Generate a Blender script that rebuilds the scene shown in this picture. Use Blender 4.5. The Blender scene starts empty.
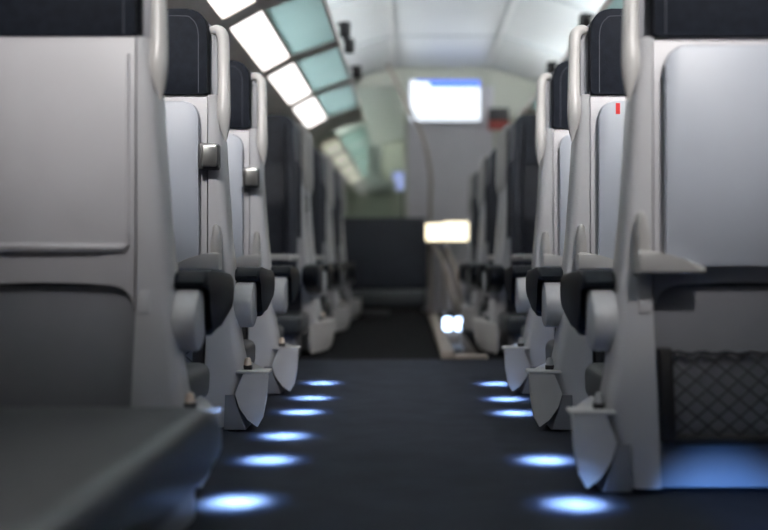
import bpy, bmesh, math, random
from mathutils import Vector
random.seed(7)
scene = bpy.context.scene
C = scene.collection
PI = math.pi

# ------------------------------------------------------------------ camera, world, exposure
CAM_H = 0.52                       # lens height over the carpet; aisle runs along +Y
cam_d = bpy.data.cameras.new('camera')
cam = bpy.data.objects.new('camera', cam_d); C.objects.link(cam)
cam.location = (0, 0, CAM_H); cam.rotation_euler = (PI/2, 0, 0)
cam_d.sensor_width = 36; cam_d.lens = 1061/768*36
cam_d.shift_x = -27/768; cam_d.shift_y = -6/768
cam_d.clip_start = 0.05
cam_d.dof.use_dof = True; cam_d.dof.focus_distance = 3.3; cam_d.dof.aperture_fstop = 1.3
scene.camera = cam
w = bpy.data.worlds.new('world'); scene.world = w; w.use_nodes = True
w.node_tree.nodes['Background'].inputs[0].default_value = (0.6, 0.7, 0.85, 1)
w.node_tree.nodes['Background'].inputs[1].default_value = 0.3
vs = scene.view_settings
vs.view_transform = 'Standard'; vs.look = 'None'; vs.gamma = 1; vs.use_curve_mapping = False
vs.exposure = 0.0
LIGHT_PANEL = 2.6      # emission of the rack light panels
UPLIGHT = 74.0          # emission of the tubes lying on the racks
DOWNLIGHT = 24000.0      # aisle beam lamps, watts
SHELL_FILL = 75.0         # added unseen lamps that brighten the seat shells, watts
GLOW = 0.8             # under-seat lamps, watts

# ------------------------------------------------------------------ materials
def mat(name, col, rough=0.5, metal=0.0, var=0.0, vscale=30, bump=0.0, bscale=200, emit=0.0, ecol=None, spec=0.5, coat=0.0):
    m = bpy.data.materials.new(name); m.use_nodes = True
    nt = m.node_tree; b = nt.nodes['Principled BSDF']
    c = (*col, 1)
    b.inputs['Base Color'].default_value = c
    b.inputs['Roughness'].default_value = rough
    b.inputs['Metallic'].default_value = metal
    b.inputs['Specular IOR Level'].default_value = spec
    b.inputs['Coat Weight'].default_value = coat
    tc = nt.nodes.new('ShaderNodeTexCoord')
    if var > 0:
        n = nt.nodes.new('ShaderNodeTexNoise'); n.inputs['Scale'].default_value = vscale; n.inputs['Detail'].default_value = 4
        nt.links.new(tc.outputs['Object'], n.inputs['Vector'])
        r = nt.nodes.new('ShaderNodeValToRGB')
        r.color_ramp.elements[0].position = 0.3; r.color_ramp.elements[1].position = 0.7
        r.color_ramp.elements[0].color = (*[max(0, x*(1-var)) for x in col], 1)
        r.color_ramp.elements[1].color = (*[min(1, x*(1+var)) for x in col], 1)
        nt.links.new(n.outputs['Fac'], r.inputs['Fac']); nt.links.new(r.outputs['Color'], b.inputs['Base Color'])
    if bump > 0:
        n2 = nt.nodes.new('ShaderNodeTexNoise'); n2.inputs['Scale'].default_value = bscale; n2.inputs['Detail'].default_value = 3
        nt.links.new(tc.outputs['Object'], n2.inputs['Vector'])
        bp = nt.nodes.new('ShaderNodeBump'); bp.inputs['Strength'].default_value = bump; bp.inputs['Distance'].default_value = 0.002
        nt.links.new(n2.outputs['Fac'], bp.inputs['Height']); nt.links.new(bp.outputs['Normal'], b.inputs['Normal'])
    if emit > 0:
        b.inputs['Emission Color'].default_value = (*(ecol or col), 1)
        b.inputs['Emission Strength'].default_value = emit
    return m

M = {}
M['shell'] = mat('pale_grey_shell', (0.50, 0.495, 0.52), 0.38, var=0.03, vscale=6, bump=0.05, bscale=500)
M['column'] = mat('silver_column', (0.52, 0.52, 0.54), 0.33, var=0.03, vscale=6, bump=0.04, bscale=500)
M['table'] = mat('blue_grey_table', (0.41, 0.44, 0.50), 0.42, var=0.02, vscale=8, bump=0.04, bscale=600)
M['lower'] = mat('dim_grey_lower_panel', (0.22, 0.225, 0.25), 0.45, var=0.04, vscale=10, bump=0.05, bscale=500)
M['handle'] = mat('warm_grey_handle', (0.51, 0.50, 0.49), 0.3, var=0.02, vscale=20)
M['leather'] = mat('navy_leather', (0.011, 0.0135, 0.020), 0.55, var=0.2, vscale=40, bump=0.25, bscale=350, spec=0.06)
M['upholstery'] = mat('slate_navy_upholstery', (0.042, 0.046, 0.060), 0.45, var=0.15, vscale=40, bump=0.25, bscale=350, spec=0.3)
M['seatleather'] = mat('slate_leather', (0.052, 0.058, 0.063), 0.36, var=0.12, vscale=25, bump=0.25, bscale=380)
M['thread'] = mat('grey_stitching', (0.05, 0.055, 0.07), 0.6, var=0.1)
M['pad'] = mat('black_armrest_pad', (0.007, 0.009, 0.013), 0.42, var=0.15, vscale=30, bump=0.12, bscale=300, spec=0.12)
M['hub'] = mat('brushed_grey_hub', (0.50, 0.51, 0.53), 0.48, metal=0.1, var=0.04, vscale=60)
M['fairing'] = mat('light_grey_foot_cover', (0.58, 0.57, 0.56), 0.42, var=0.05, vscale=15)
M['dark'] = mat('black_plastic', (0.012, 0.012, 0.014), 0.5, var=0.1)
M['steel'] = mat('satin_steel', (0.55, 0.55, 0.53), 0.28, metal=0.9, var=0.05, vscale=50)
M['latchframe'] = mat('dark_latch_frame', (0.10, 0.10, 0.10), 0.35, metal=0.5, var=0.1)
M['cap'] = mat('cream_button', (0.75, 0.62, 0.52), 0.35, var=0.05)
M['capgrey'] = mat('grey_button', (0.35, 0.36, 0.38), 0.35, var=0.05)
M['red'] = mat('red_sticker', (0.75, 0.03, 0.03), 0.5, var=0.03)
M['net'] = mat('black_net_cord', (0.03, 0.032, 0.038), 0.6, var=0.15, vscale=80)
M['wall'] = mat('taupe_wall', (0.44, 0.41, 0.40), 0.5, var=0.05, vscale=4)
M['ceiling'] = mat('white_gloss_ceiling', (0.70, 0.72, 0.72), 0.30, var=0.02, vscale=3)
M['rib'] = mat('pale_ceiling_joint', (0.52, 0.55, 0.56), 0.4, var=0.02)
M['trim'] = mat('white_trim', (0.82, 0.83, 0.82), 0.3, var=0.02)
M['rackframe'] = mat('taupe_rack_frame', (0.68, 0.63, 0.60), 0.42, metal=0.2, var=0.05, vscale=12)
M['rackedge'] = mat('copper_rack_edge', (0.62, 0.50, 0.46), 0.3, metal=0.4, var=0.05)
M['lamp'] = mat('warm_white_light_panel', (0.9, 0.88, 0.84), 0.5, emit=LIGHT_PANEL, ecol=(1.0, 0.96, 0.93))
M['lampdim'] = mat('dim_light_panel', (0.8, 0.78, 0.7), 0.5, emit=0.55, ecol=(1.0, 0.93, 0.8))
M['tube'] = mat('uplight_tube', (0.9, 0.9, 0.9), 0.5, emit=UPLIGHT, ecol=(0.90, 0.95, 1.0))
M['tubefar'] = mat('far_uplight_tube', (0.9, 0.9, 0.9), 0.5, emit=UPLIGHT*0.5, ecol=(0.95, 0.97, 0.92))
M['endgrey'] = mat('blue_grey_partition', (0.72, 0.70, 0.74), 0.4, var=0.03, vscale=5)
M['endgreen'] = mat('olive_grey_panel', (0.58, 0.60, 0.52), 0.45, var=0.04, vscale=5)
M['shadefloor'] = mat('shade_dark_floor', (0.008, 0.008, 0.009), 0.95, var=0.2, vscale=60, bump=0.2, bscale=150, spec=0.08)  # near-black colour stands in for shade on the far floor
M['tan'] = mat('tan_stair_kerb', (0.34, 0.29, 0.25), 0.45, var=0.06, vscale=12)
M['brass'] = mat('bronze_tube', (0.38, 0.33, 0.29), 0.36, metal=0.8, var=0.05, vscale=30)
M['tread'] = mat('grey_tread', (0.10, 0.11, 0.13), 0.6, var=0.1)
M['screen'] = mat('bright_screen', (0.9, 0.95, 1), 0.4, emit=1.25, ecol=(0.82, 0.90, 1.0))
M['screenblue'] = mat('blue_screen_bar', (0.1, 0.25, 0.9), 0.4, emit=0.8, ecol=(0.08, 0.2, 0.9))
M['lavender'] = mat('lavender_screen', (0.4, 0.45, 0.9), 0.4, emit=0.75, ecol=(0.5, 0.55, 1.0))
M['sign'] = mat('warm_lit_sign', (1, 0.9, 0.6), 0.4, emit=2.6, ecol=(1.0, 0.88, 0.62))
M['led'] = mat('blue_white_led', (0.7, 0.8, 1), 0.4, emit=9, ecol=(0.5, 0.68, 1.0))

def carpet():
    m = bpy.data.materials.new('navy_carpet'); m.use_nodes = True
    nt = m.node_tree; b = nt.nodes['Principled BSDF']
    tc = nt.nodes.new('ShaderNodeTexCoord')
    n = nt.nodes.new('ShaderNodeTexNoise'); n.inputs['Scale'].default_value = 260; n.inputs['Detail'].default_value = 2
    n3 = nt.nodes.new('ShaderNodeTexNoise'); n3.inputs['Scale'].default_value = 7; n3.inputs['Detail'].default_value = 3
    mul = nt.nodes.new('ShaderNodeMath'); mul.operation = 'MULTIPLY_ADD'
    mul.inputs[1].default_value = 0.35
    r = nt.nodes.new('ShaderNodeValToRGB')
    r.color_ramp.elements[0].position = 0.42; r.color_ramp.elements[1].position = 0.85
    r.color_ramp.elements[0].color = (0.010, 0.0125, 0.019, 1); r.color_ramp.elements[1].color = (0.034, 0.040, 0.056, 1)
    nt.links.new(tc.outputs['Object'], n.inputs['Vector']); nt.links.new(tc.outputs['Object'], n3.inputs['Vector'])
    nt.links.new(n3.outputs['Fac'], mul.inputs[0]); nt.links.new(n.outputs['Fac'], mul.inputs[2])
    nt.links.new(mul.outputs[0], r.inputs['Fac']); nt.links.new(r.outputs['Color'], b.inputs['Base Color'])
    b.inputs['Roughness'].default_value = 0.9; b.inputs['Specular IOR Level'].default_value = 0.2
    bp = nt.nodes.new('ShaderNodeBump'); bp.inputs['Strength'].default_value = 0.5; bp.inputs['Distance'].default_value = 0.003
    nt.links.new(n.outputs['Fac'], bp.inputs['Height']); nt.links.new(bp.outputs['Normal'], b.inputs['Normal'])
    return m
M['carpet'] = carpet()

def frosted():
    m = bpy.data.materials.new('teal_frosted_glass'); m.use_nodes = True
    nt = m.node_tree; out = nt.nodes['Material Output']; b = nt.nodes['Principled BSDF']
    b.inputs['Base Color'].default_value = (0.45, 0.68, 0.68, 1); b.inputs['Roughness'].default_value = 0.25
    t = nt.nodes.new('ShaderNodeBsdfTranslucent'); t.inputs['Color'].default_value = (0.50, 0.80, 0.80, 1)
    n = nt.nodes.new('ShaderNodeTexNoise'); n.inputs['Scale'].default_value = 2.5
    tc = nt.nodes.new('ShaderNodeTexCoord'); nt.links.new(tc.outputs['Object'], n.inputs['Vector'])
    r = nt.nodes.new('ShaderNodeValToRGB')
    r.color_ramp.elements[0].color = (0.48, 0.58, 0.575, 1); r.color_ramp.elements[1].color = (0.60, 0.69, 0.68, 1)
    nt.links.new(n.outputs['Fac'], r.inputs['Fac']); nt.links.new(r.outputs['Color'], t.inputs['Color'])
    mx = nt.nodes.new('ShaderNodeMixShader'); mx.inputs[0].default_value = 0.8
    nt.links.new(b.outputs[0], mx.inputs[1]); nt.links.new(t.outputs[0], mx.inputs[2]); nt.links.new(mx.outputs[0], out.inputs[0])
    return m
M['frosted'] = frosted()

def glass():
    m = bpy.data.materials.new('clear_greenish_glass'); m.use_nodes = True
    nt = m.node_tree; out = nt.nodes['Material Output']
    t = nt.nodes.new('ShaderNodeBsdfTransparent'); t.inputs['Color'].default_value = (0.90, 0.94, 0.91, 1)
    g = nt.nodes.new('ShaderNodeBsdfGlossy'); g.inputs['Roughness'].default_value = 0.03
    fr = nt.nodes.new('ShaderNodeFresnel'); fr.inputs['IOR'].default_value = 1.5
    mx = nt.nodes.new('ShaderNodeMixShader')
    nt.links.new(fr.outputs[0], mx.inputs[0]); nt.links.new(t.outputs[0], mx.inputs[1]); nt.links.new(g.outputs[0], mx.inputs[2])
    nt.links.new(mx.outputs[0], out.inputs[0])
    return m
M['glass'] = glass()

# ------------------------------------------------------------------ helpers
def obj(name, bm, m, parent=None, sharp=35, loc=None):
    bmesh.ops.recalc_face_normals(bm, faces=bm.faces)
    me = bpy.data.meshes.new(name); bm.to_mesh(me); bm.free()
    me.shade_smooth(); me.set_sharp_from_angle(angle=math.radians(sharp))
    me.materials.append(M[m] if isinstance(m, str) else m)
    o = bpy.data.objects.new(name, me); C.objects.link(o)
    if parent: o.parent = parent
    if loc: o.location = loc
    return o
def tag(o, label=None, cat=None, group=None, kind=None):
    if label: o['label'] = label
    if cat: o['category'] = cat
    if group: o['group'] = group
    if kind: o['kind'] = kind
    return o
def empty(name, loc=(0, 0, 0)):
    o = bpy.data.objects.new(name, None); C.objects.link(o); o.location = loc; o.empty_display_size = 0.1
    return o
def copy_tree(o, parent=None):
    c = o.copy(); C.objects.link(c); c.parent = parent
    for ch in list(o.children): copy_tree(ch, c)
    return c
def bevel_edges(bm, edges, r, seg=3):
    if r > 0: bmesh.ops.bevel(bm, geom=list(edges), offset=r, segments=seg, profile=0.5, affect='EDGES', clamp_overlap=True)
def box(x0, x1, y0, y1, z0, z1, r=0.0, seg=3, bm=None):
    b = bmesh.new()
    v = [b.verts.new(p) for p in ((x0,y0,z0),(x1,y0,z0),(x1,y1,z0),(x0,y1,z0),(x0,y0,z1),(x1,y0,z1),(x1,y1,z1),(x0,y1,z1))]
    for f in ((0,3,2,1),(4,5,6,7),(0,1,5,4),(1,2,6,5),(2,3,7,6),(3,0,4,7)): b.faces.new([v[i] for i in f])
    bevel_edges(b, b.edges, r, seg)
    if bm is None: return b
    me = bpy.data.meshes.new('tmp'); b.to_mesh(me); b.free(); bm.from_mesh(me); bpy.data.meshes.remove(me); return bm
def join(bm, b):
    me = bpy.data.meshes.new('tmp'); b.to_mesh(me); b.free(); bm.from_mesh(me); bpy.data.meshes.remove(me); return bm
def prism(poly, y0, y1, r=0.0, seg=3, both=False, axis='y'):
    """polygon in the other two axes extruded along axis; the rim at y0 (and y1) rounded"""
    b = bmesh.new()
    def P(a, c, t): return {'y': (a, t, c), 'x': (t, a, c), 'z': (a, c, t)}[axis]
    n = len(poly)
    v0 = [b.verts.new(P(a, c, y0)) for a, c in poly]; v1 = [b.verts.new(P(a, c, y1)) for a, c in poly]
    f0 = b.faces.new(v0); f1 = b.faces.new(v1[::-1])
    for i in range(n): b.faces.new((v0[i], v1[i], v1[(i+1) % n], v0[(i+1) % n]))
    if r > 0:
        e = list(f0.edges) + (list(f1.edges) if both else [])
        bevel_edges(b, e, r, seg)
    return b
def rrect(a0, a1, c0, c1, r, n=5):
    """rounded rectangle; r one radius or (lower-left, lower-right, upper-right, upper-left)"""
    rs = r if isinstance(r, tuple) else (r,)*4
    pts = []
    for (ca, cc, sa, sc, st), q in zip(((a0,c0,1,1,PI),(a1,c0,-1,1,1.5*PI),(a1,c1,-1,-1,0),(a0,c1,1,-1,0.5*PI)), rs):
        if q <= 0: pts.append((ca, cc)); continue
        for i in range(n+1):
            t = st + PI/2*i/n
            pts.append((ca+sa*q+q*math.cos(t), cc+sc*q+q*math.sin(t)))
    return pts
def spline(pts, k=6):
    P = [Vector(p) for p in pts]; out = []
    for i in range(len(P)-1):
        p0 = P[max(0, i-1)]; p1 = P[i]; p2 = P[i+1]; p3 = P[min(len(P)-1, i+2)]
        for j in range(k):
            t = j/k
            out.append(0.5*((2*p1)+(p2-p0)*t+(2*p0-5*p1+4*p2-p3)*t*t+(3*p1-p0-3*p2+p3)*t**3))
    out.append(P[-1]); return out
def tube(pts, r, seg=10, smooth=0, flat=1.0):
    """tube along points; r a number or list; flat squashes it along the binormal"""
    rad = r if isinstance(r, (list, tuple)) else [r]*len(pts)
    if smooth:
        R = spline([(q, 0, 0) for q in rad], smooth); P = spline(pts, smooth); rad = [max(0.0005, q.x) for q in R]
    else: P = [Vector(p) for p in pts]
    b = bmesh.new(); rings = []; up = None
    for i, p in enumerate(P):
        d = (P[min(i+1, len(P)-1)] - P[max(i-1, 0)]).normalized()
        if up is None: up = Vector((0, 1, 0)) if abs(d.y) < 0.9 else Vector((0, 0, 1))
        s = d.cross(up).normalized(); up = s.cross(d).normalized()
        rings.append([b.verts.new(p + rad[i]*(math.cos(2*PI*k/seg)*s + math.sin(2*PI*k/seg)*up*flat)) for k in range(seg)])
    for a, c in zip(rings, rings[1:]):
        for k in range(seg): b.faces.new((a[k], a[(k+1) % seg], c[(k+1) % seg], c[k]))
    b.faces.new(rings[0][::-1]); b.faces.new(rings[-1]); return b
def loft(rings, closed=True):
    b = bmesh.new(); R = [[b.verts.new(p) for p in r] for r in rings]; n = len(R[0])
    for a, c in zip(R, R[1:]):
        for k in range(n if closed else n-1): b.faces.new((a[k], a[(k+1) % n], c[(k+1) % n], c[k]))
    b.faces.new(R[0][::-1]); b.faces.new(R[-1]); return b
def cyl_x(x0, x1, cy, cz, r, bev=0.0, n=28):
    return prism([(cy+r*math.cos(2*PI*k/n), cz+r*math.sin(2*PI*k/n)) for k in range(n)], x0, x1, bev, 2, True, 'x')
def lamp_spot(name, loc, target, power, col, ang, parent=None, radius=0.01, blend=1.0):
    l = bpy.data.lights.new(name, 'SPOT'); l.energy = power; l.color = col; l.spot_size = math.radians(ang); l.spot_blend = blend; l.shadow_soft_size = radius
    o = bpy.data.objects.new(name, l); C.objects.link(o); o.location = loc
    o.rotation_euler = (Vector(target)-Vector(loc)).to_track_quat('-Z', 'Y').to_euler()
    if parent: o.parent = parent
    return o

# ------------------------------------------------------------------ the coach: floor, walls, ceiling
AX = 0.30                                  # middle line of the coach, right of the aisle
XL, XR = AX-1.45, AX+1.45
Y0, Y1, YP = -0.9, 17.0, 10.6              # rear end, far end, partition
FX = 5.5                                   # where the floor colour darkens to stand in for shade
tag(obj('floor', box(XL, XR, Y0, FX, -0.05, 0.0), 'carpet'), 'dark navy flecked carpet running down the aisle', kind='structure')
f2 = box(XL, 0.225, FX, Y1, -0.05, 0.0)
box(0.225, XR, FX, FX+0.12, -0.05, 0.0, bm=f2); box(0.40, XR, FX+0.12, 8.7, -0.05, 0.0, bm=f2); box(0.225, XR, 8.7, Y1, -0.05, 0.0, bm=f2)
tag(obj('floor', f2, 'shadefloor'), 'far end of the aisle floor, coloured dark as shade', kind='structure')

prof = [(1.45, 0.0), (1.45, 1.72), (1.38, 1.93), (1.22, 2.11), (1.0, 2.245), (0.75, 2.35), (0.46, 2.43)]
def skin(pts, y0, y1, th=0.03):
    b = bmesh.new(); n = len(pts)
    out = []
    for i, (x, z) in enumerate(pts):
        a = Vector(pts[max(0, i-1)]); c = Vector(pts[min(n-1, i+1)]); d = (c-a).normalized(); nn = Vector((-d.y, d.x))
        out.append((x+nn.x*th, z+nn.y*th))
    P = pts + out[::-1]
    v0 = [b.verts.new((x, y0, z)) for x, z in P]; v1 = [b.verts.new((x, y1, z)) for x, z in P]; m = len(P)
    for i in range(m): b.faces.new((v0[i], v1[i], v1[(i+1) % m], v0[(i+1) % m]))
    for i in range(n-1):
        b.faces.new((v0[i], v0[i+1], v0[m-2-i], v0[m-1-i])); b.faces.new((v1[i+1], v1[i], v1[m-1-i], v1[m-2-i]))
    return b
sm = [(q.x, q.y) for q in spline([(x, z, 0) for x, z in prof[1:]], 4)]
tag(obj('wall_left', box(XL-0.04, XL, Y0, Y1, -0.05, 1.72), 'wall'), 'taupe side wall behind the left seats', kind='structure')
tag(obj('wall_right', box(XR, XR+0.04, Y0, Y1, -0.05, 1.72), 'wall'), 'taupe side wall behind the right seats', kind='structure')
rp = [(AX+x, z) for x, z in sm]; lp = [(AX-x, z) for x, z in sm][::-1]
full = rp + lp
ce = obj('ceiling', skin(full, Y0, Y1, -0.03), 'ceiling', sharp=25)
tag(ce, 'white glossy arched ceiling', kind='structure')
for yj in (2.8, 4.37, 5.94, 7.51, 9.08):                     # joints between ceiling panels
    obj('ceiling_joint', skin([(x+(0.004 if x < AX else -0.004)*1, z-0.006) for x, z in full], yj-0.03, yj+0.03, -0.01), 'rib', ce)
for i, s in enumerate((-1, 1)):
    tag(obj('trim_%d' % (i+1), box(AX+s*0.46-0.016, AX+s*0.46+0.016, Y0, YP-0.05, 2.408, 2.428, 0.004), 'trim'), 'white trim strip along the %s edge of the flat ceiling' % ('left' if s < 0 else 'right'), kind='structure')
tag(obj('wall_rear', box(XL, XR, Y0-0.05, Y0, -0.05, 2.5), 'dark'), 'unseen dark rear wall set close to cut low light', kind='structure')  # unseen wall, placed close and black to dim the lower seat shells
tag(obj('wall_end', box(XL, XR, Y1, Y1+0.05, -0.05, 2.5), 'endgreen'), 'olive-grey wall closing the far end of the coach', kind='structure')

# partition at the far end: door panel, glass, header arch
PX0, PX1 = -0.05, 0.82
def top_poly(x0, x1, zlo):
    pts = sorted([(x, z-0.004) for x, z in full if x0 < x < x1])
    def zc(x):
        ff = sorted(full)
        for (a, za), (c, zb) in zip(ff, ff[1:]):
            if a <= x <= c: return za+(zb-za)*(x-a)/(c-a)-0.004
        return 1.7
    return [(x0, zlo), (x1, zlo), (x1, zc(x1))] + pts[::-1] + [(x0, zc(x0))]
pw = tag(empty('wall_partition', (0, YP, 0)), 'blue-grey end partition with a glass side', kind='structure')
obj('centre_panel', box(PX0, PX1, 0, 0.06, 0.0, 2.25, 0.005), 'endgrey', pw)
obj('side_panel', box(PX1+0.006, XR-0.002, 0.01, 0.05, 0.0, 1.70), 'endgreen', pw)
obj('header', prism(top_poly(PX1+0.006, XR-0.06, 1.705), 0.01, 0.05), 'endgreen', pw)
obj('header_arch', prism(top_poly(XL+0.06, PX1, 2.255), 0.0, 0.06), 'endgreen', pw)
obj('dado', box(XL+0.002, PX0-0.004, 0.01, 0.05, 0.0, 0.80, 0.003), 'endgrey', pw)
obj('glass_pane', prism([(XL+0.002, 0.804), (PX0-0.004, 0.804), (PX0-0.004, 2.25), (-0.72, 2.25), (XL+0.09, 1.95), (XL+0.002, 1.72)], 0.022, 0.032), 'glass', pw)
obj('door_frame', box(PX0-0.02, PX0+0.02, -0.012, 0.0, 0.0, 2.24, 0.004), 'endgreen', pw)

# ------------------------------------------------------------------ luggage racks with light panels
RZ = 1.90
def slab(s, u0, z0, u1, z1, th, y0, y1):           # sloping board between two points of the section, th its thickness upwards
    return prism([(s*u0, z0-RZ), (s*u1, z1-RZ), (s*u1, z1-RZ+th), (s*u0, z0-RZ+th)], y0, y1)
def rack(s, label):
    e = tag(empty('luggage_rack', (AX, 0, RZ)), label, 'luggage rack', 'luggage racks')
    ya, yb_ = Y0+0.1, YP-0.05
    obj('edge_rail', box(*sorted((s*0.758, s*0.774)), ya, yb_, -0.012, 0.028, 0.005, 2), 'rackedge', e)
    obj('middle_rail', slab(s, 1.052, 1.802, 1.068, 1.794, 0.03, ya, yb_), 'rackframe', e)
    obj('wall_rail', slab(s, 1.232, 1.704, 1.446, 1.585, 0.03, ya, yb_), 'rackframe', e)
    pit = 1.45; y = 5.45-pit*3
    while y < 10:
        yb = min(y+1.235, YP-0.1)
        if y > Y0+0.1 and yb-y > 1.0:
            obj('glass_panel', slab(s, 0.776, 1.902, 1.050, 1.807, 0.012, y, yb), 'frosted', e)
            obj('light_panel', slab(s, 1.070, 1.797, 1.230, 1.709, 0.02, y, yb), 'lamp', e)
            obj('uplight_tube', tube([(s*1.25, y+0.05, 0.0), (s*1.25, yb-0.05, 0.0)], 0.014, 8), 'tube', e)
        elif y > 9: yb = y-0.004
        y1_ = min(y+pit-0.004, yb_)
        if y > Y0-1 and y1_ > yb+0.02:
            obj('cross_bar', slab(s, 0.775, 1.894, 1.051, 1.799, 0.035, yb+0.004, y1_), 'rackframe', e)
            obj('cross_bar', slab(s, 1.069, 1.790, 1.231, 1.701, 0.035, yb+0.004, y1_), 'rackframe', e)
        y += pit
    return e
rack(-1, 'left luggage rack with glowing white panels and teal glass')
rack(1, 'right luggage rack mostly hidden above the right seats')
def far_rack(s, label):
    e = tag(empty('luggage_rack', (AX, 0, RZ)), label, 'luggage rack', 'luggage racks')
    obj('rack_frame', join(slab(s, 0.775, 1.925, 0.789, 1.918, 0.02, YP+0.07, Y1-0.05), slab(s, 1.051, 1.795, 1.446, 1.61, 0.02, YP+0.07, Y1-0.05)), 'rackframe', e)
    for k in range(4):
        y = YP+0.5+k*1.45
        obj('light_panel', slab(s, 1.07, 1.757, 1.23, 1.680, 0.02, y, y+0.8), 'lampdim', e)
        obj('glass_panel', slab(s, 0.790, 1.918, 1.05, 1.796, 0.012, y, y+1.2), 'frosted', e)
        obj('uplight_tube', tube([(s*1.25, y+0.05, 0.0), (s*1.25, y+1.1, 0.0)], 0.014, 8), 'tubefar', e)
far_rack(1, 'far luggage rack on the right beyond the partition')
far_rack(-1, 'dim far luggage rack seen through the glass partition')
# black spot heads along the rack edges
def spot_head(x, y, s, label):
    e = tag(empty('rack_spotlight', (x, y, RZ-0.03)), label, 'spotlight', 'black spotlights on the rack edges')
    obj('stem', tube([(s*0.045, 0, 0.04), (s*0.02, 0, 0.02), (0, 0, 0.01)], 0.01, 8), 'dark', e)
    obj('head', tube([(0, 0, 0.045), (0, 0, 0.04), (0, 0, -0.035), (0, 0, -0.045)], [0.026, 0.034, 0.036, 0.030], 14), 'dark', e)
    return e
for y, l in ((6.25, 'black spotlight on left rack edge, topmost of three'), (6.72, 'black spotlight on left rack edge, middle one of three'), (7.66, 'black spotlight on left rack edge, lowest and farthest of three')):
    spot_head(AX-0.69, y, -1, l)
for y, l in ((6.04, 'black spotlight peeking above second right headrest'), (7.5, 'black spotlight peeking above third right headrest')):
    spot_head(AX+0.69, y, 1, l)

# ------------------------------------------------------------------ seats
W = 0.53
def lamp(root, s, y=0.51, x=None, z=0.120, power=None, ang=90, tz=0.0, tx=0.0):
    # small blue night light under the front of the cushion, throwing light on the foot of the next shell
    x = W*0.5 if x is None else x
    hs = obj('night_light', box(s*x-0.03, s*x+0.03, y-0.03, y, z-0.012, z+0.012, 0.003, 2), 'led', root)
    lamp_spot('night_beam', (s*x, y+0.006, z), (s*x+tx, y+0.75, tz), power or GLOW, (0.14, 0.37, 1.0), ang, root, 0.02)
def edge_u(z):            # aisle-side outline of the shell, u = 0 at the shoulder
    T = [(0.0, -0.02), (0.05, -0.035), (0.11, -0.050), (0.178, -0.074), (0.25, -0.056), (0.34, -0.043), (0.43, -0.032), (0.6, -0.015), (0.75, -0.004), (0.88, 0.004), (0.95, 0.012), (1.03, 0.020)]
    for (a, ua), (b, ub) in zip(T, T[1:]):
        if z <= b: return ua+(ub-ua)*(z-a)/(b-a)
    return T[-1][1]
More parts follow.
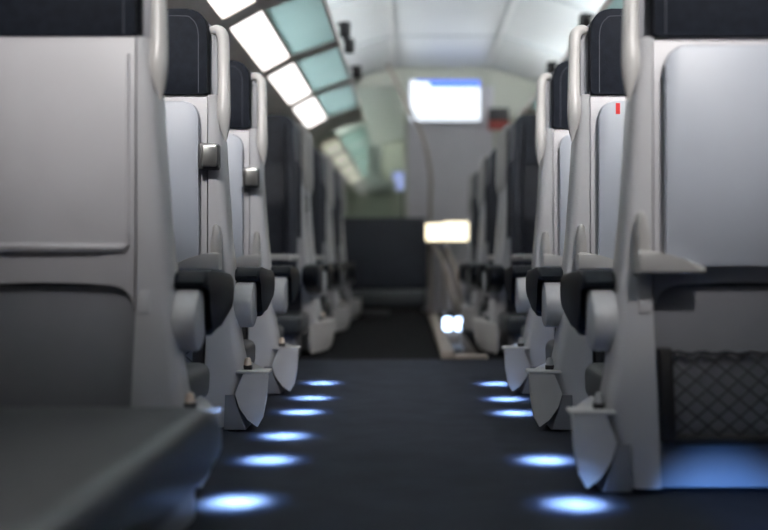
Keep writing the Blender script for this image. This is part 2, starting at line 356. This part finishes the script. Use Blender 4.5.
def make_seat(name, s, d, back='table', latch=False, red=False, pocket=True, cap='capgrey', loc=(0, 0, 0)):
    """seat whose back plane is local y = 0; s = +1 right of the aisle, d = +1 faces away from the camera"""
    root = empty(name, loc)
    def T(b):
        for v in b.verts:
            v.co.y -= 0.09*max(0.0, 0.45-v.co.z)/0.45      # the shell flares backwards at its foot
            v.co.x *= s; v.co.y *= d
        return b
    def add(n, b, m, p=root, sharp=35): return obj(n, T(b), m, p, sharp)
    # shell columns, lofted up the height
    zs = [0.012, 0.05, 0.11, 0.18, 0.25, 0.34, 0.43, 0.52, 0.6, 0.68, 0.75, 0.82, 0.88, 0.95, 1.0, 1.03]
    def colring(z, far):
        e = edge_u(z)
        if not far:
            q = [(e+0.01, 0.13), (e, 0.10), (e, 0.03), (e+0.004, 0.014), (e+0.012, 0.005), (e+0.024, 0.0), (0.046, 0.0), (0.046, 0.13)]
        else:
            q = [(W-0.046, 0.13), (W-0.046, 0.0), (W-e-0.024, 0.0), (W-e-0.012, 0.005), (W-e-0.004, 0.014), (W-e, 0.03), (W-e, 0.10), (W-e-0.01, 0.13)]
        return [(u, y, z) for u, y in q]
    col = add('side_column', loft([colring(z, False) for z in zs]), 'column')
    add('side_column', loft([colring(z, True) for z in zs]), 'column')
    add('side_button', prism(rrect(0.012, 0.040, 0.395, 0.450, 0.006, 3), -0.003, 0.004, 0.0015, 2), 'column', col)
    # upper back panel with the concave corners of the recess under it
    a0, a1 = 0.050, W-0.050
    fil = []
    for i in range(7):
        t = i/6*PI/2; fil.append((a1-0.055+0.055*math.cos(t), 0.40+0.06*math.sin(t)))
    mid = [(a1-0.055-(a1-a0-0.11)*i/6, 0.46+0.006*math.sin(PI*i/6)) for i in range(1, 6)]
    fil2 = [(W-x, z) for x, z in fil][::-1]
    poly = [(a0, 1.03), (a1, 1.03)] + fil + mid + fil2
    add('back_panel', prism(poly, 0.002 if back == 'plain' else 0.010, 0.055, 0.004, 3), 'shell')
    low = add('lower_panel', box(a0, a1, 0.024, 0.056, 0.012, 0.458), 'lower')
    if back == 'plain':
        g = add('panel_edge', tube([(0.066, 0.0, 0.99), (0.066, 0.0, 0.60), (0.066, -0.001, 0.553), (0.076, -0.004, 0.546), (0.30, -0.004, 0.546), (W-0.10, -0.004, 0.546)], [0.004, 0.004, 0.006, 0.009, 0.011, 0.011], 8), 'shell')
    else:
        # folded table and its hinge arms
        tb = add('folding_table', prism(rrect(0.072, W-0.072, 0.505, 1.005, (0.006, 0.006, 0.045, 0.045), 6), -0.026, -0.003, 0.005, 3), 'table')
        fin = [(0.004, 0.487), (0.004, 0.60), (0.009, 0.622), (0.018, 0.628), (0.026, 0.618), (0.031, 0.57), (0.036, 0.487)]
        foot = [(0.002, 0.487), (0.002, 0.535), (0.012, 0.541), (0.06, 0.534), (0.10, 0.522), (0.155, 0.500), (0.155, 0.487)]
        for k in (0, 1):
            fl = (lambda q: [(W-x, z) for x, z in q][::-1]) if k else (lambda q: q)
            add('hinge_arm', join(prism(fl(fin), -0.040, 0.001, 0.010, 3), prism(fl(foot), -0.058, 0.001, 0.012, 3)), 'handle')
        if latch:
            lt = add('table_latch', prism(rrect(0.008, 0.070, 0.795, 0.875, 0.008, 3), -0.034, 0.003, 0.004, 2), 'latchframe')
            add('latch_tab', prism(rrect(0.012, 0.058, 0.803, 0.868, 0.007, 3), -0.044, -0.032, 0.004, 2), 'steel', lt)
        if red: add('red_sticker', box(0.122, 0.135, -0.0275, -0.0255, 0.965, 0.999), 'red', tb)
    if pocket:
        fr = add('pocket_frame', prism(rrect(0.054, 0.086, 0.108, 0.318, 0.006, 3), -0.002, 0.025, 0.006, 3), 'dark')
        pf = box(0.08, W-0.08, 0.002, 0.024, 0.105, 0.126, 0.005)
        box(W-0.086, W-0.054, -0.002, 0.025, 0.108, 0.318, 0.006, bm=pf)
        add('pocket_frame', pf, 'dark')
        nb = bmesh.new(); ua, ub, za, zb = 0.086, W-0.086, 0.126, 0.306
        dx, dz = 0.048, 0.030
        def strand(p, q):
            n = 4; pts = []
            for i in range(n+1):
                t = i/n; u = p[0]+(q[0]-p[0])*t; z = p[1]+(q[1]-p[1])*t
                bul = 0.012*math.sin(PI*min(1, max(0, (z-za)/(zb-za))))+0.003
                pts.append((u, 0.014-bul, z))
            join(nb, tube(pts, 0.0021, 5))
        k = -12
        while k < 26:
            for sg in (1, -1):
                # line u = u0 + sg*dx*(t), z = za + dz*2*t, clipped to the pocket
                u0 = ua + k*dx
                tA, tB = 0.0, (zb-za)/(dz*2)*1.0
                pA = (u0, za); pB = (u0+sg*(zb-za)*1.2, zb)
                lo, hi = 0.0, 1.0; du = pB[0]-pA[0]
                for lim, sign in ((ua, 1), (ub, -1)):
                    f0 = sign*(pA[0]-lim); f1 = sign*(pB[0]-lim)
                    if f0 < 0 and f1 < 0: lo, hi = 1, 0
                    elif f0 < 0: lo = max(lo, f0/(f0-f1))
                    elif f1 < 0: hi = min(hi, f0/(f0-f1))
                if hi-lo > 0.02:
                    strand((pA[0]+du*lo, za+(zb-za)*lo), (pA[0]+du*hi, za+(zb-za)*hi))
            k += 1
        join(nb, tube([(ua+(ub-ua)*i/24, 0.010, zb+0.003*math.sin(i*1.7)) for i in range(25)], 0.0042, 6))
        add('net', nb, 'net', low)
    # headrest with its grey backing rim and stitched seam
    add('headrest_rim', prism(rrect(0.026, W-0.026, 1.0, 1.275, (0.02, 0.02, 0.07, 0.07), 6), 0.05, 0.085, 0.012, 3, True), 'lower')
    ya, yb = (-0.002, 0.16)
    hr = add('headrest', prism(rrect(0.050, W-0.050, 1.031, 1.295, (0.006, 0.006, 0.06, 0.06), 6), ya, yb, 0.022, 4, True), 'leather' if d > 0 else 'upholstery', sharp=50)
    seam = [(0.076, 1.034), (0.076, 1.16), (0.078, 1.23), (0.098, 1.264), (0.14, 1.273)]
    add('seam', tube([(u, ya+0.0005, z) for u, z in seam] + [(W-u, ya+0.0005, z) for u, z in seam[::-1]], 0.0018, 5, 3), 'thread', hr)
    # upholstered front of the backrest with side bolsters
    bw = 0.03 if d > 0 else 0.010
    bo = rrect(bw, W-bw, 0.22, 1.06, (0.03, 0.03, 0.05, 0.05), 5)
    br = add('backrest', prism(bo, 0.062, 0.15, 0.022, 4, True), 'upholstery', sharp=50)
    for k in (0, 1):
        pts = [(0.062, 0.150, 0.28), (0.060, 0.175, 0.45), (0.058, 0.180, 0.75), (0.066, 0.165, 1.0), (0.078, 0.155, 1.18), (0.085, 0.150, 1.25)]
        if k: pts = [(W-u, y, z) for u, y, z in pts]
        add('bolster', tube(pts, [0.02, 0.032, 0.034, 0.032, 0.028, 0.012], 10, 3), 'upholstery', br, 60)
    # grab handle on the aisle shoulder
    hp = [(0.052, 0.06, 1.234), (0.034, 0.05, 1.240), (0.015, 0.045, 1.232), (0.006, 0.04, 1.205), (0.004, 0.038, 1.12), (0.002, 0.03, 1.03), (0.002, 0.022, 0.97), (-0.003, 0.018, 0.925), (-0.006, 0.016, 0.885)]
    add('grab_handle', tube(hp, [0.012, 0.0155, 0.018, 0.0185, 0.0185, 0.020, 0.022, 0.014, 0.002], 12, 4), 'handle', sharp=60)
    # armrest: hub disc and tapering pad
    au0, au1 = -0.093, -0.030
    ar = add('armrest_hub', cyl_x(au0+0.004, au1, 0.082, 0.378, 0.073, 0.008, 32), 'hub')
    add('armrest_bracket', box(au1-0.006, 0.02, 0.05, 0.115, 0.34, 0.41, 0.006), 'dark', ar)
    side = [(0.045, 0.466), (0.07, 0.490), (0.12, 0.494), (0.40, 0.482), (0.435, 0.468), (0.447, 0.44), (0.444, 0.405), (0.42, 0.385), (0.26, 0.352), (0.16, 0.335), (0.13, 0.35), (0.12, 0.40), (0.10, 0.447), (0.05, 0.452)]
    add('armrest_pad', prism(side, au0-0.012, au1+0.006, 0.012, 3, True, 'x'), 'pad', sharp=60)
    # seat cushion, under-frame, foot cover
    cu = add('cushion', box(-0.030, W, 0.10, 0.56, 0.135, 0.235, 0.03, 4), 'seatleather', sharp=60)
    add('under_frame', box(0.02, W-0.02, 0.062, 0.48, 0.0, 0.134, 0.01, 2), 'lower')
    def fr_ring(y, k):
        f = [(-0.150, 0.176), (-0.074, 0.172), (-0.050, 0.112), (-0.064, 0.072), (-0.092, 0.036), (-0.122, 0.016), (-0.138, 0.045), (-0.147, 0.100)]
        return [(-0.04+(u+0.04)*k, y, z) for u, z in f]
    add('foot_cover', loft([fr_ring(-0.012, 0.97), fr_ring(-0.006, 1.0), fr_ring(0.05, 0.88), fr_ring(0.20, 0.45), fr_ring(0.30, 0.12)]), 'fairing')
    add('foot_lip', box(-0.152, -0.05, -0.014, 0.06, 0.172, 0.181, 0.003, 2), 'fairing')
    add('foot_block', box(-0.055, -0.03, 0.0, 0.03, 0.0, 0.022, 0.003, 2), 'dark')
    add('foot_side', prism([(-0.050, 0.108), (-0.018, 0.108), (-0.018, 0.006), (-0.085, 0.006), (-0.062, 0.06)], -0.004, 0.10, 0.003, 2), 'lower')
    bt = add('button_base', box(-0.093, -0.066, 0.02, 0.045, 0.176, 0.194, 0.003, 2), 'dark')
    add('button_cap', tube([(-0.0795, 0.032, 0.193), (-0.0795, 0.032, 0.210), (-0.0795, 0.032, 0.216)], [0.012, 0.010, 0.006], 12), cap, bt)
    if d > 0: lamp(root, s)
    return root

RX, LX = 0.507, -0.582
G = 'passenger seats along the aisle'
away_y = [2.43, 3.285, 4.14]
R1 = make_seat('passenger_chair', 1, 1, red=False, loc=(RX, away_y[0], 0))
tag(R1, 'nearest right seat, pale shell with folded table and black net pocket', 'seat', G)
R2 = make_seat('passenger_chair', 1, 1, red=True, loc=(RX, away_y[1], 0))
tag(R2, 'right seat with a small red sticker on its folded table', 'seat', G)
R3 = copy_tree(R1); R3.location = (RX, away_y[2], 0)
tag(R3, 'third right seat shown from behind, just beyond the red-stickered one', 'seat', G)
L1 = make_seat('passenger_chair', -1, 1, back='plain', pocket=False, cap='cap', loc=(LX, away_y[0], 0))
tag(L1, 'nearest left seat, plain pale shell without latch behind the dark cushion', 'seat', G)
L2 = make_seat('passenger_chair', -1, 1, latch=True, cap='cap', loc=(LX, away_y[1], 0))
tag(L2, 'second left seat from camera, sharp steel latch beside its folded table', 'seat', G)
L3 = copy_tree(L2); L3.location = (LX, away_y[2], 0)
tag(L3, 'third left seat from camera, the smaller and farther steel table latch', 'seat', G)
RF = make_seat('passenger_chair', 1, -1, loc=(RX, 5.85, 0)); tag(RF, 'navy upholstered front of the nearest right seat turned towards the camera', 'seat', G)
LF = make_seat('passenger_chair', -1, -1, loc=(LX, 5.85, 0)); tag(LF, 'navy upholstered front of the nearest left seat turned towards the camera', 'seat', G)
for src, x, sd in ((RF, RX, 'right'), (LF, LX, 'left')):
    a = copy_tree(src); a.location = (x, 7.50, 0); tag(a, 'blurred navy front of the middle camera-facing seat on the %s' % sd, 'seat', G)
    a = copy_tree(src); a.location = (x, 9.15, 0); tag(a, 'blurred navy front of the farthest camera-facing seat on the %s' % sd, 'seat', G)
for src, x, sd in ((R1, RX, 'right'), (L2, LX, 'left')):
    a = copy_tree(src); a.location = (x, 6.10, 0); tag(a, 'seat back to back behind the nearest camera-facing %s seat' % sd, 'seat', G)
    a = copy_tree(src); a.location = (x, 7.75, 0); tag(a, 'seat back to back behind the middle camera-facing %s seat' % sd, 'seat', G)

# the seat beside the camera whose cushion fills the lower left corner
def near_seat(s, x, yfront, yback, label):
    e = tag(empty('passenger_chair', (x, yback, 0)), label, 'seat', G)
    n = 10; rings = []; L = yfront-yback
    for i in range(n+1):
        t = i/n; y = t*L
        drop = 0.0 if t < 0.9 else 0.03*((t-0.9)/0.1)**2
        top = 0.229-0.004*math.sin(PI*t)-drop; bot = 0.08 if t < 0.97 else 0.10
        r = 0.035
        sec = rrect(0.0, 0.52, bot, top, (0.02, 0.02, r, r), 5)
        rings.append([(s*u, y, z) for u, z in sec])
    b = loft(rings); bevel_edges(b, [ed for ed in b.edges if all(abs(v.co.y-L) < 1e-5 for v in ed.verts)], 0.02, 3)
    obj('cushion', b, 'seatleather', e, 60)
    a, c = sorted((s*0.03, s*0.49))
    obj('under_frame', box(a, c, 0.0, L-0.12, 0.0, 0.079, 0.008), 'lower', e)
    a, c = sorted((s*0.02, s*0.50))
    obj('backrest', box(a, c, -0.10, 0.02, 0.10, 1.05, 0.03, 4), 'leather', e)
    obj('headrest', box(a+0.03, c-0.03, -0.10, 0.02, 1.05, 1.29, 0.04, 4), 'leather', e)
    return e
near_seat(-1, -0.400, 2.24, 0.80, 'dark slate leather seat cushion filling the lower left corner')
ns = near_seat(1, 0.56, 1.40, 0.72, 'added unseen seat right of the camera, shading the nearest shell')  # unseen seat, added to shade the right shell and carry its blue glow lamp
lamp(ns, 1, 0.60, 0.22, 0.060, GLOW*95, 24, -0.055, -0.06)

# small wall tables between seats that face each other
for y, x0, x1, l in ((4.95, XL+0.002, -0.54, 'cream table edge between left seats facing each other, nearer one'), (6.75, XL+0.002, -0.56, 'cream table edge between left seats facing each other, farther one'),
                     (5.05, 0.50, XR-0.002, 'cream table edge between right seats facing each other, nearer one'), (6.75, 0.50, XR-0.002, 'cream table edge between right seats facing each other, farther one')):
    e = tag(empty('wall_table', ((XL if x0 < 0 else XR), y, 0)), l, 'table', 'tables between facing seats')
    ox = XL if x0 < 0 else XR
    obj('table_top', box(x0-ox, x1-ox, -0.22, 0.22, 0.512, 0.542, 0.008), 'handle', e)
    obj('support', box(*( (0.05, 0.12) if x0 < 0 else (-0.12, -0.05) ), -0.05, 0.05, 0.0, 0.511, 0.006), 'shell', e)

# ------------------------------------------------------------------ aisle lights
BL = (0.40, 0.60, 1.0)
pools = [(-0.374, 2.27), (-0.368, 2.745), (-0.372, 3.117), (-0.372, 3.606), (-0.369, 3.97), (-0.372, 4.45),
         (0.350, 2.25), (0.350, 2.74), (0.352, 3.58), (0.352, 3.94), (0.356, 4.42)]
for i, (x, y) in enumerate(pools):
    sd = 'left' if x < 0 else 'right'; k = i if x < 0 else i-6
    nth = ['nearest', 'second', 'third', 'fourth', 'fifth', 'sixth'][k]
    xc = -0.06 if x < 0 else 0.06
    oy = -1.25 if i == 0 else 1.25
    e = tag(empty('aisle_downlight', (xc, y-oy, 2.415)), 'ceiling lamp throwing the %s blue-white pool on the %s carpet edge' % (nth, sd), 'downlight', 'ceiling lamps over the aisle')
    obj('ring', tube([(0, 0, 0.012), (0, 0, 0.0)], [0.028, 0.03], 16), 'dark', e)
    obj('lens', tube([(0, 0, 0.001), (0, 0, -0.004)], [0.018, 0.016], 14), 'led', e)
    lamp_spot('beam', (0, 0, -0.012), (x-xc, oy, -2.415), DOWNLIGHT*1.25, BL, 2.45, e, 0.04)
    lamp_spot('halo', (0, 0, -0.012), (x-xc, oy, -2.415), DOWNLIGHT*0.1, (0.2, 0.42, 1.0), 4.1, e, 0.05)

# unseen lamps added under the racks, each top-lighting one seat shell
for sd, sx in (('left', -1), ('right', 1)):
    for k, y in enumerate(away_y):
        x = AX+sx*1.06 if sx < 0 else 0.80
        yl = y-1.08; zl = 1.72 if sx < 0 else 1.80
        e = tag(empty('shell_fill_lamp', (x, yl, zl)), 'added unseen lamp under the rack brightening the %s seat of the %s rows' % (('nearest', 'second', 'third')[k], sd), 'fill lamp', 'added fill lamps under the racks')
        if sx < 0: obj('stem', tube([(0, 0, 0.066), (0, 0, 0.0)], 0.01, 8), 'dark', e)
        else: obj('stem', tube([(0.26, 0, 0.09), (0.10, 0, 0.06), (0.0, 0, 0.02)], 0.01, 8, 4), 'dark', e)
        obj('head', tube([(0, -0.04, 0.03), (0, -0.035, 0.028), (0, 0.025, -0.014), (0, 0.03, -0.018)], [0.02, 0.026, 0.03, 0.024], 14), 'dark', e)
        xs = (RX+0.10) if sx > 0 else (LX-0.12)
        lamp_spot('shell_fill_beam', (0, 0.045, -0.026), (xs-x, y-yl, (1.06, 1.05, 1.05)[k]-zl), SHELL_FILL*((0.68, 0.78, 0.74) if sx < 0 else (1.05, 0.95, 0.88))[k], (1.0, 0.96, 0.94), 50, e, 0.03)

# ------------------------------------------------------------------ far end of the aisle
def at(px, py, Y): return ((px-411)*Y/1061, Y, CAM_H+(259-py)*Y/1061)
# end bench
e = tag(empty('end_bench', (0, 10.1, 0)), 'wide dark leather bench across the far end of the aisle', 'bench')
obj('seat_back', box(-0.78, 0.165, 0.24, 0.40, 0.21, 0.915, 0.04, 4), 'upholstery', e)
obj('top_roll', tube([(-0.77, 0.29, 0.88), (0.155, 0.29, 0.88)], 0.045, 12), 'upholstery', e)
obj('seat_cushion', box(-0.78, 0.145, -0.15, 0.33, 0.06, 0.225, 0.04, 4), 'seatleather', e)
obj('plinth', box(-0.74, 0.11, -0.08, 0.45, 0.0, 0.07), 'dark', e)
obj('footrest', box(-0.50, -0.20, -0.75, -0.25, 0.0, 0.055, 0.02), 'dark', e)
# screen
sc = tag(empty('passenger_screen', (0, YP-0.075, 0)), 'bright white hanging screen with blue top bar on the partition', 'screen')
x0, _, z1 = at(410, 80, YP-0.075); x1, _, z0 = at(480, 121, YP-0.075)
obj('housing', box(x0-0.012, x1+0.012, 0.0, 0.07, z0-0.012, z1+0.012, 0.008), 'endgrey', sc)
obj('display', box(x0, x1, -0.004, 0.0, z0, z1), 'screen', sc)
obj('top_bar', box(x0+0.19, x1-0.002, -0.006, -0.004, z1-0.075, z1-0.002), 'screenblue', sc)
obj('menu_tab', box(x0+0.06, x0+0.19, -0.006, -0.004, z1-0.022, z1-0.002), 'screenblue', sc)
# warm lit sign
YS = 10.28
sg = tag(empty('lit_sign', (0, YS, 0)), 'glowing warm yellow-white sign low beside the bronze pole', 'sign')
x0, _, z1 = at(426, 222, YS); x1, _, z0 = at(468, 240.5, YS)
obj('housing', box(x0-0.008, x1+0.008, 0.0, 0.025, z0-0.008, z1+0.008, 0.006), 'endgrey', sg)
obj('bracket', box(0.175, 0.20, 0.026, 0.05, z0+0.05, z1-0.05), 'brass', sg)
obj('lit_face', box(x0+0.175, x1, -0.006, 0.0, z0, z1), 'sign', sg)
obj('lit_face', box(x0, x0+0.168, -0.006, 0.0, z0, z1-0.02), 'sign', sg)
# notice plate dark and red
nt_ = tag(empty('notice_plate', (0, YP-0.012, 0)), 'small dark and red notice plate right of the screen', 'sign')
x0, _, z1 = at(488, 108, YP); x1, _, z0 = at(509, 130, YP)
zm = z0+(z1-z0)*0.42
obj('dark_field', box(x0, x1, 0.0, 0.012, zm, z1), 'dark', nt_)
obj('red_field', box(x0, x1, 0.0, 0.012, z0, zm-0.002), mat('dull_red_plate', (0.35, 0.06, 0.05), 0.5, var=0.1), nt_)
# behind the glass
lv = tag(empty('far_monitor', (0, 14.0, 0)), 'small lavender monitor seen through the glass', 'monitor')
x0, _, z1 = at(393, 172, 14); x1, _, z0 = at(414, 190, 14)
obj('display', box(x0, x1, -0.003, 0.0, z0, z1), 'lavender', lv)
obj('housing', box(x0-0.01, x1+0.01, 0.0, 0.05, z0-0.01, z1+0.01, 0.005), 'dark', lv)
obj('stand', tube([((x0+x1)/2, 0.04, 0.0), ((x0+x1)/2, 0.04, z0)], 0.02, 10), 'dark', lv)
cb = tag(empty('white_cabinet', (0, 12.0, 0)), 'white cabinet ledge seen through the glass', 'cabinet')
x0, _, z1 = at(357, 181, 12.0); x1, _, z0 = at(396, 193, 12.0)
obj('ledge', box(x0, x1, -0.15, 0.15, z0, z1, 0.01), 'trim', cb)
obj('upright', box(x0+0.12, x0+0.28, -0.05, 0.14, z1, z1+0.40, 0.01), 'trim', cb)
obj('body', box(x0+0.02, x1-0.02, -0.10, 0.14, 0.0, z0, 0.01), 'endgreen', cb)
# curved bronze pole and stair rails
Zp = 10.35
pts = [(-0.225, Zp, 2.415)] + [at(px, py, Zp) for px, py in ((391, 72), (405, 100), (422, 135), (430, 170), (430.5, 200), (430, 240), (430, 290))] + [(0.185, Zp, 0.0)]
tag(obj('grab_pole', tube(pts, 0.018, 12, 6), 'brass'), 'bronze pole curving from the ceiling to the floor', 'pole')
for k, (p, l) in enumerate((([(0.165, 8.95, 0.046), (0.165, 8.95, 0.45), (0.17, 8.92, 0.62), (0.22, 8.75, 0.58), (0.29, 8.45, 0.40), (0.335, 8.3, 0.20), (0.40, 8.3, 0.09), (0.43, 8.3, 0.0)], 'bronze stair rail bending down below the sign, left one'),
                            ([(0.285, 8.95, 0.0), (0.285, 8.95, 0.45), (0.29, 8.92, 0.62), (0.33, 8.75, 0.54), (0.365, 8.6, 0.38), (0.40, 8.5, 0.16), (0.43, 8.5, 0.0)], 'bronze stair rail bending down below the sign, right one'))):
    tag(obj('stair_rail', tube(p, 0.019, 10, 5), 'brass'), l, 'handrail', 'bronze stair rails')
# stairwell: kerb, sill, treads, well walls
kb = tag(empty('stair_kerb', (0, FX, 0)), 'tan kerb around the stairwell at the far right of the aisle', 'kerb')
obj('kerb_side', box(0.155, 0.225, 0.0, 4.2, 0.0, 0.045, 0.008), 'tan', kb)
obj('kerb_sill', box(0.226, 0.40, 0.0, 0.12, 0.0, 0.02, 0.005), 'tan', kb)
well = box(0.215, 0.225, FX+0.12, 8.7, -0.9, -0.05)
box(0.40, 0.41, FX+0.12, 8.7, -0.9, -0.05, bm=well); box(0.215, 0.41, 8.7, 8.71, -0.9, -0.05, bm=well); box(0.215, 0.41, FX+0.11, FX+0.12, -0.9, -0.05, bm=well); box(0.215, 0.41, FX+0.11, 8.71, -0.92, -0.9, bm=well)
tag(obj('wall_stairwell', well, 'tan'), 'tan walls of the stairwell', kind='structure')
st = tag(empty('stair_flight', (0, FX, 0)), 'narrow stair treads going down beside the aisle', 'stairs')
for k in range(5): obj('tread', box(0.228, 0.397, 2.95-0.5*(k+1), 2.95-0.5*k, -0.899, -0.16-0.15*k), 'tread', st)
sl = tag(empty('step_light', (0, 8.67, 0)), 'pair of blue-white step lights under the stair rails', 'step light')
for px in (447.5, 459.5):
    x, _, z = at(px, 324, 8.67)
    obj('lens', box(x-0.032, x+0.032, 0.0, 0.028, z-0.05, z+0.05, 0.012), 'led', sl)
